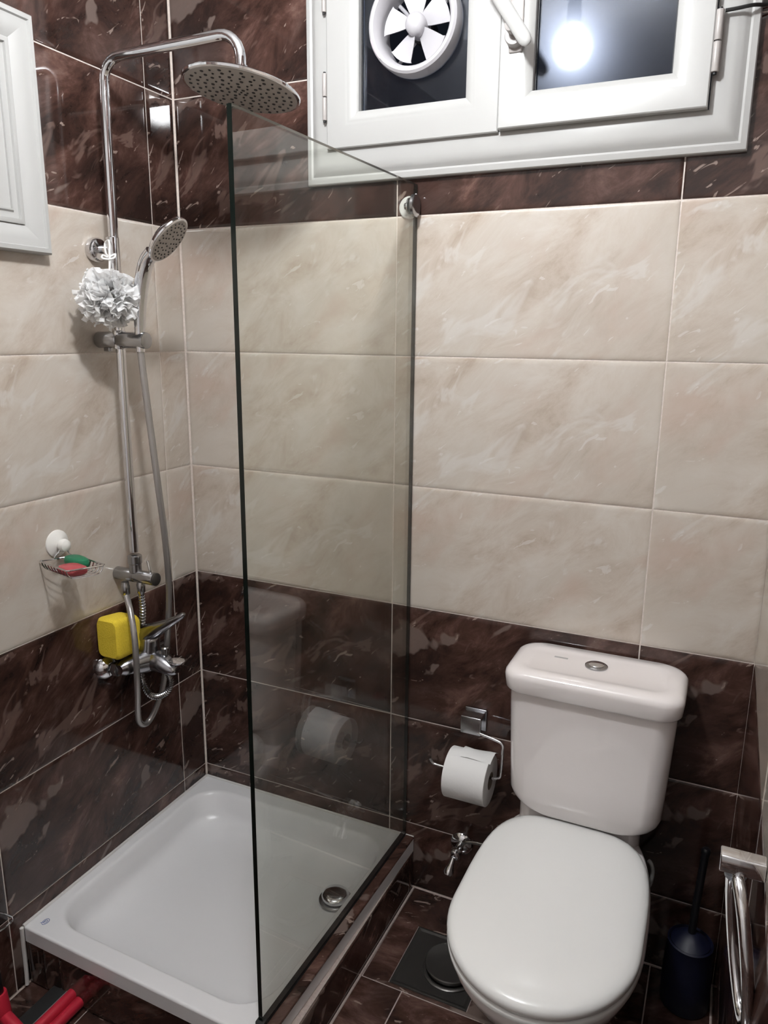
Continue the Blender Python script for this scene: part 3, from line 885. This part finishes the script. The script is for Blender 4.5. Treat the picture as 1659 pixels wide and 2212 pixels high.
# ------------------------------------------------------------------ wire soap dish with two soaps
A, Bv, Dv = Vector((.004, -.517, .958)), Vector((.108, -.540, .957)), Vector((.040, -.450, .958))
ux, uy = Bv - A, Dv - A
dish = thing('soap_dish', 'wire soap dish hung from a white suction cup on the beige tiles', 'soap dish', (0, -.466, .93))
def dp(s, t, z=0): return A + ux * s + uy * t + Vector((0, 0, z))
cup = obj('suction_cup', lathe((.0005, -.466, .985), (1, 0, 0), [(0, .030), (.003, .0295), (.007, .024), (.010, .012), (.012, .009)], 32), 'cup', dish)
obj('suction_knob', lathe((.012, -.466, .983), (1, 0, 0), [(0, .009), (.003, .0125), (.010, .0145), (.017, .0125), (.021, .006), (.022, .001)], 28), 'cup', cup)
rim = spline([dp(.02, .02), dp(.5, 0), dp(.98, .02), dp(1, .5), dp(.98, .98), dp(.5, 1), dp(.02, .98), dp(0, .5)], 5, True)
obj('wire_rim', tube([dp(0, 0), dp(.33, 0), dp(.66, 0), dp(.97, 0), dp(1, .06), dp(1, .5), dp(1, .94), dp(.97, 1), dp(.5, 1), dp(.03, 1), dp(0, .94), dp(0, .5)], .0019, 8, True), 'chrome', dish)
for i in range(9):
    s = .06 + i * .11
    obj('wire', tube(spline([dp(s, 0), dp(s, .06, -.013), dp(s, .2, -.019), dp(s, .5, -.020), dp(s, .8, -.019), dp(s, .94, -.013), dp(s, 1)], 3), .0012, 6), 'chrome', dish)
obj('hanger', join(tube(spline([(.012, -.470, .983), (.020, -.478, .972), dp(.05, .35, .004), dp(.02, .5)], 4), .0018, 8), tube(spline([(.012, -.462, .983), (.022, -.460, .972), dp(.08, .8, .004), dp(.05, .95)], 4), .0018, 8)), 'chrome', dish)
def soap(name, s0, s1, t0, t1, zz, h, mat, label):
    rr = []
    for k, (e, dz) in enumerate(((.75, 0), (.93, .15), (1, .4), (1, .6), (.93, .85), (.7, 1))):
        pts = []
        for p in rrect(-1, 1, -1, 1, .75, 0, 6):
            s = (s0 + s1) / 2 + (s1 - s0) / 2 * p.x * e; t = (t0 + t1) / 2 + (t1 - t0) / 2 * p.y * e
            pts.append(dp(s, t, zz + h * dz))
        rr.append(pts)
    return tag(obj(name, loft(rr), mat), label, 'soap')
soap('soap_bar', .06, .66, .50, .95, -.0135, .022, 'soap_green', 'green soap bar in the wire dish, behind the red one')
soap('soap_bar', .42, .97, .06, .66, -.0165, .018, 'soap_red', 'red soap bar at the front of the wire dish')

# ------------------------------------------------------------------ toilet
toi = thing('toilet', 'white close-coupled toilet with closed lid against the dark marble wall', 'toilet', (1.10, -.3, 0))
TC = 1.112
def tank_ring(z, hw, y0, y1, r): return rrect(TC - hw, TC + hw, y0, y1, r, z, 8)
tr_ = []
zb = .425
for (dz, k) in ((0, .108), (.002, .118), (.008, .133), (.018, .145), (.032, .1535), (.05, .158), (.10, .1605), (.18, .1645), (.26, .1680), (.287, .1685)):
    tr_.append(tank_ring(zb + dz, k, -.174 + max(0, .05 - dz) * .35, -.012, .040))
tank = obj('tank', loft(tr_), 'ceramic', toi, angle=60)
lid_r = []
for (zz, e) in ((.7095, -.006), (.712, -.002), (.716, 0), (.742, .0025), (.750, .001), (.755, -.003), (.7585, -.009), (.760, -.018)):
    lid_r.append(rrect(TC - .177 - e, TC + .177 + e, -.186 - e, -.006 + e * .2, .042, zz, 8))
lid_r.append(rrect(TC - .145, TC + .145, -.155, -.035, .03, .7595, 8))
lid_r.append(rrect(TC - .140, TC + .140, -.150, -.040, .028, .7580, 8))
obj('tank_lid', loft(lid_r), 'ceramic', toi, angle=60)
bt = obj('flush_button', lathe((TC - .002, -.084, .7575), (0, 0, 1), [(0, .0235), (.003, .0235), (.0045, .021), (.0045, .0165)], 36), 'chrome_dull', tank)
obj('button_cap', lathe((TC - .002, -.084, .760), (0, 0, 1), [(0, .016), (.003, .016), (.0045, .012), (.005, .001)], 32), 'chrome', bt)
obj('printed_mark', box(TC - .093, TC - .064, -.074, -.067, .7578, .7582), 'grey_print', tank, smooth=False)
# seat outline
def seat_outline(z, grow=0., n=64, yb=-.141, yc=-.448, yf=-.641, hw=.1690, bw=.1690, cx=1.102, ex=3.8):
    pts = []
    hw += grow; yf -= grow; yb += grow; bw += grow
    for k in range(n):
        a = 2 * PI * k / n
        c, s = math.cos(a), math.sin(a)
        if s <= 0:   # front half: ellipse
            pts.append(Vector((cx + hw * c, yc + (yc - yf) * s, z)))
        else:        # back: squarish superellipse narrowing towards the hinges
            e = 2 / ex
            x = hw * math.copysign(abs(c) ** e, c); y = (yb - yc) * abs(s) ** e
            t = y / (yb - yc)
            x *= 1 - (1 - bw / hw) * t ** 2.2 * .55
            pts.append(Vector((cx + x, yc + y, z)))
    return pts
obj('seat_lid', loft([seat_outline(.3985, -.012), seat_outline(.3985, -.002), seat_outline(.401, .0), seat_outline(.409, .0005), seat_outline(.4145, -.002), seat_outline(.4185, -.008), seat_outline(.421, -.018), seat_outline(.4225, -.04), seat_outline(.4235, -.08), seat_outline(.424, -.13)]), 'seat', toi, angle=60)
obj('seat_ring', loft([seat_outline(.382, -.006), seat_outline(.384, -.001), seat_outline(.392, .000), seat_outline(.3965, -.004), seat_outline(.3968, -.03)]), 'seat', toi, angle=60)
for sx in (-.075, .075):
    obj('seat_hinge', cyl((1.10 + sx - .018, -.150, .392), (1.10 + sx + .018, -.150, .392), .007, 16, .002), 'seat', toi)
bowl = []
for (zz, g, yb, yf, yc, hw) in ((.0, 0, -.05, -.50, -.30, .108), (.02, 0, -.05, -.50, -.30, .108), (.06, 0, -.055, -.49, -.30, .104), (.12, 0, -.06, -.49, -.31, .104), (.19, 0, -.06, -.515, -.33, .118), (.25, 0, -.05, -.555, -.36, .138), (.30, 0, -.04, -.592, -.38, .157), (.335, 0, -.035, -.616, -.39, .168), (.355, 0, -.03, -.628, -.395, .1735), (.368, 0, -.03, -.632, -.395, .1745), (.376, 0, -.032, -.629, -.395, .172), (.381, 0, -.036, -.622, -.395, .166), (.382, 0, -.05, -.60, -.395, .145)):
    bowl.append(seat_outline(zz, 0, 64, yb, yc, yf, hw, hw * .82, 1.100, 3.2))
obj('bowl', loft(bowl), 'ceramic', toi, angle=60)
obj('tank_shelf', loft([rrect(1.10 - .130, 1.10 + .130, -.132, -.02, .03, zz, 8) for zz in (.36, .40, .418, .4255)]), 'ceramic', toi, angle=60)

# ------------------------------------------------------------------ toilet paper
ph = thing('paper_holder', 'chrome toilet paper holder with square bracket on the dark tiles', 'holder', (.835, 0, .53))
obj('bracket', join(box(.801, .855, -.008, -.0005, .505, .560, .002)), 'chrome_tap', ph)
obj('bracket_arm', join(box(.803, .853, -.044, -.007, .548, .556, .002), box(.803, .853, -.048, -.040, .512, .556, .002)), 'chrome_dull', ph)
obj('wire_arm', tube(spline([(.83, -.040, .522), (.850, -.046, .519), (.884, -.050, .515), (.908, -.053, .509), (.912, -.060, .490), (.912, -.067, .445), (.908, -.071, .430), (.880, -.073, .4265), (.83, -.074, .4265), (.760, -.074, .4265), (.745, -.074, .430), (.738, -.074, .440)], 5), .0033, 10), 'chrome', ph)
pc = Vector((.839, -.074, .420))
roll = thing('toilet_paper_roll', 'white toilet paper roll on the chrome holder', 'toilet paper', tuple(pc))
RO, RI, HL = .0595, .020, .0505
obj('paper', lathe(pc - Vector((HL, 0, 0)), (1, 0, 0), [(0, RI), (0, RO - .001), (.001, RO), (2 * HL - .001, RO), (2 * HL, RO - .001), (2 * HL, RI), (0, RI)], 56, False, False), 'paper', roll, angle=30)
obj('paper_core', lathe(pc - Vector((HL + .0005, 0, 0)), (1, 0, 0), [(0, RI - .0015), (0, RI + .0005), (2 * HL + .001, RI + .0005), (2 * HL + .001, RI - .0015), (0, RI - .0015)], 32, False, False), 'card', roll)
# loose end folded over the top
fs = []
for i in range(9):
    t = i / 8
    a = PI / 2 + .35 - t * 1.25
    rr = RO + .0015 + .010 * max(0, t - .35) * (1 + .4 * math.sin(6 * t))
    fs.append([Vector((pc.x - HL + .030 + (2 * HL - .026) * s, pc.y + rr * math.cos(a) , pc.z + rr * math.sin(a) + .002 * math.sin(5 * s + t * 4))) for s in (0, .25, .5, .75, 1)])
V, F = loft(fs, False, False, False)
obj('loose_sheet', (V, F), 'paper', roll)

# ------------------------------------------------------------------ angle valve left of the toilet
av = thing('angle_valve', 'small chrome angle valve on the wall left of the toilet seat', 'valve', (.805, 0, .178))
obj('wall_rose', lathe((.803, -.0005, .176), (0, -1, 0), [(0, .0295), (.004, .030), (.010, .026), (.014, .016), (.016, .010)], 32), 'chrome', av)
obj('valve_body', join(cyl((.803, -.012, .176), (.803, -.060, .176), .010, 20, .001), cyl((.803, -.046, .176), (.815, -.046, .196), .008, 16, .001), lathe((.803, -.046, .176), (0, 0, 1), [(-.014, .006), (-.010, .0125), (0, .0145), (.010, .0125), (.014, .006)], 20)), 'chrome', av)
obj('valve_handle', join(lathe((.801, -.060, .174), (-.15, -.6, -1), [(0, .006), (.016, .007), (.026, .011), (.036, .0135), (.042, .012), (.043, .002)], 20)), 'chrome', av)
tag(obj('supply_hose', tube(spline([(.815, -.046, .196), (.824, -.048, .215), (.85, -.05, .225), (.90, -.06, .24), (.96, -.08, .30), (1.0, -.10, .405)], 6), .0045, 10), 'chrome_dull'), 'thin braided supply hose running behind the toilet seat', 'hose')
tag(obj('clear_hose', tube(spline([(1.252, -.10, .345), (1.258, -.105, .342), (1.2625, -.110, .328), (1.2600, -.112, .300), (1.245, -.11, .26), (1.215, -.10, .22)], 6), .0045, 12), 'clear_hose'), 'pale curved hose at the right side of the toilet', 'hose')

# ------------------------------------------------------------------ floor drain
fd = thing('floor_drain', 'dark steel floor drain with round cover beside the toilet', 'drain', ((DR[0] + DR[1]) / 2, (DR[2] + DR[3]) / 2, 0))
obj('drain_plate', mitre(DR[0] + .002, DR[1] - .002, DR[2] + .002, DR[3] - .002, [(0, -.004), (0, .0005), (.004, .0008), (.010, -.001), (.093, -.0025)], lambda u, v, h: Vector((u, v, h))), 'steel_dark', fd, smooth=False)
dcx, dcy = .8535, -.2145
obj('drain_rim', lathe((dcx, dcy, -.001), (0, 0, 1), [(0, .064), (.003, .064), (.005, .061), (.005, .056), (.002, .054)], 48, True, True), 'steel_dark', fd)
obj('drain_cover', lathe((dcx, dcy, .003), (0, 0, 1), [(0, .052), (.012, .058), (.016, .059), (.018, .057), (.0165, .050), (.015, .02), (.0145, .001)], 48), 'steel_dark', fd)

# ------------------------------------------------------------------ toilet brush
bx_, by_ = 1.352, -.075
br = thing('toilet_brush', 'dark blue toilet brush in its holder right of the toilet', 'toilet brush', (bx_, by_, 0))
obj('brush_holder', lathe((bx_, by_, 0), (0, 0, 1), [(0, .046), (.005, .050), (.06, .051), (.12, .049), (.155, .046), (.160, .047), (.163, .044), (.158, .041), (.02, .040)], 40, True, True), 'navy', br)
obj('brush_lid', lathe((bx_, by_, .150), (0, 0, 1), [(0, .040), (.010, .040), (.022, .026), (.032, .013)], 32), 'navy', br)
obj('brush_handle', tube(spline([(bx_, by_, .170), (bx_ + .003, by_ + .004, .26), (bx_ + .008, by_ + .010, .36), (bx_ + .010, by_ + .012, .385)], 5), .0095, 14, radii=[.008] * 12 + [.0095] * 3 + [.007]), 'black_plastic', br)

# ------------------------------------------------------------------ towel ring on the right wall
tw = thing('towel_ring', 'chrome towel ring with flat bracket on the right wall beside the toilet', 'towel ring', (W, -.70, .82))
obj('bracket_bar', box(1.3575, W - .0005, -.712, -.690, .7985, .8215, .002), 'chrome', tw)
obj('wall_tab', lathe((W - .030, -.684, .800), (0, 1, 0), [(0, .013), (.004, .013)], 24), 'clear_tab', tw)
rp_ = []
rc = Vector((1.3915, -.70, .692)); ra, rb = .058, .103
lean = Vector((-.135, 0, 1)).normalized(); hor = Vector((.16, -1, 0)).normalized()
for k in range(48):
    a = 2 * PI * k / 48
    rp_.append(rc + lean * (rb * math.cos(a)) + hor * (ra * math.sin(a)))
obj('ring', tube(rp_, .0075, 16, True), 'chrome', tw)
obj('washer', lathe((1.376, -.700, .798), (0.1, 0, -1), [(0, .0085), (.003, .0125), (.008, .0125), (.011, .009)], 24), 'washer', tw)

# ------------------------------------------------------------------ floor squeegee
sq = thing('floor_squeegee', 'red floor squeegee with black rubber lying by the left wall', 'squeegee', (.14, -.78, 0))
ya, yb_ = -.905, -.652
def bar(x0, x1, z0, z1, r, mat, name, y0=ya, y1=yb_):
    rr = [[Vector((p.x, yy, p.y)) for p in rrect(x0, x1, z0, z1, r, 0, 5)] for yy in (y0, y0 + .003, y1 - .003, y1)]
    return obj(name, loft(rr), mat, sq)
bar(.128, .150, .012, .042, .010, 'red', 'red_rib')
bar(.148, .170, .006, .030, .010, 'red', 'red_rib')
bar(.080, .128, .002, .026, .004, 'rubber', 'rubber_blade', ya, yb_ + .004)
bar(.120, .130, .018, .030, .003, 'clear_tab', 'clamp_strip')
obj('socket', join(cyl((.125, -.775, .034), (.058, -.765, .046), .013, 20, .002), cyl((.060, -.765, .036), (.050, -.765, .095), .0175, 24, .003)), 'red', sq)
obj('handle', cyl((.053, -.765, .075), (.016, -.80, 1.15), .0115, 20, .002), 'black_plastic', sq)

# ------------------------------------------------------------------ wire loop at the left edge
tag(obj('wire_loop', tube(spline([(.004, -.80, .262), (.010, -.76, .255), (.016, -.722, .243), (.020, -.697, .217), (.0200, -.6915, .206), (.020, -.697, .199), (.018, -.722, .197), (.012, -.76, .205), (.004, -.80, .215)], 6), .0022, 8), 'chrome'),
    'thin chrome wire loop on the dark tiles at the left edge of the picture', 'wire hook')
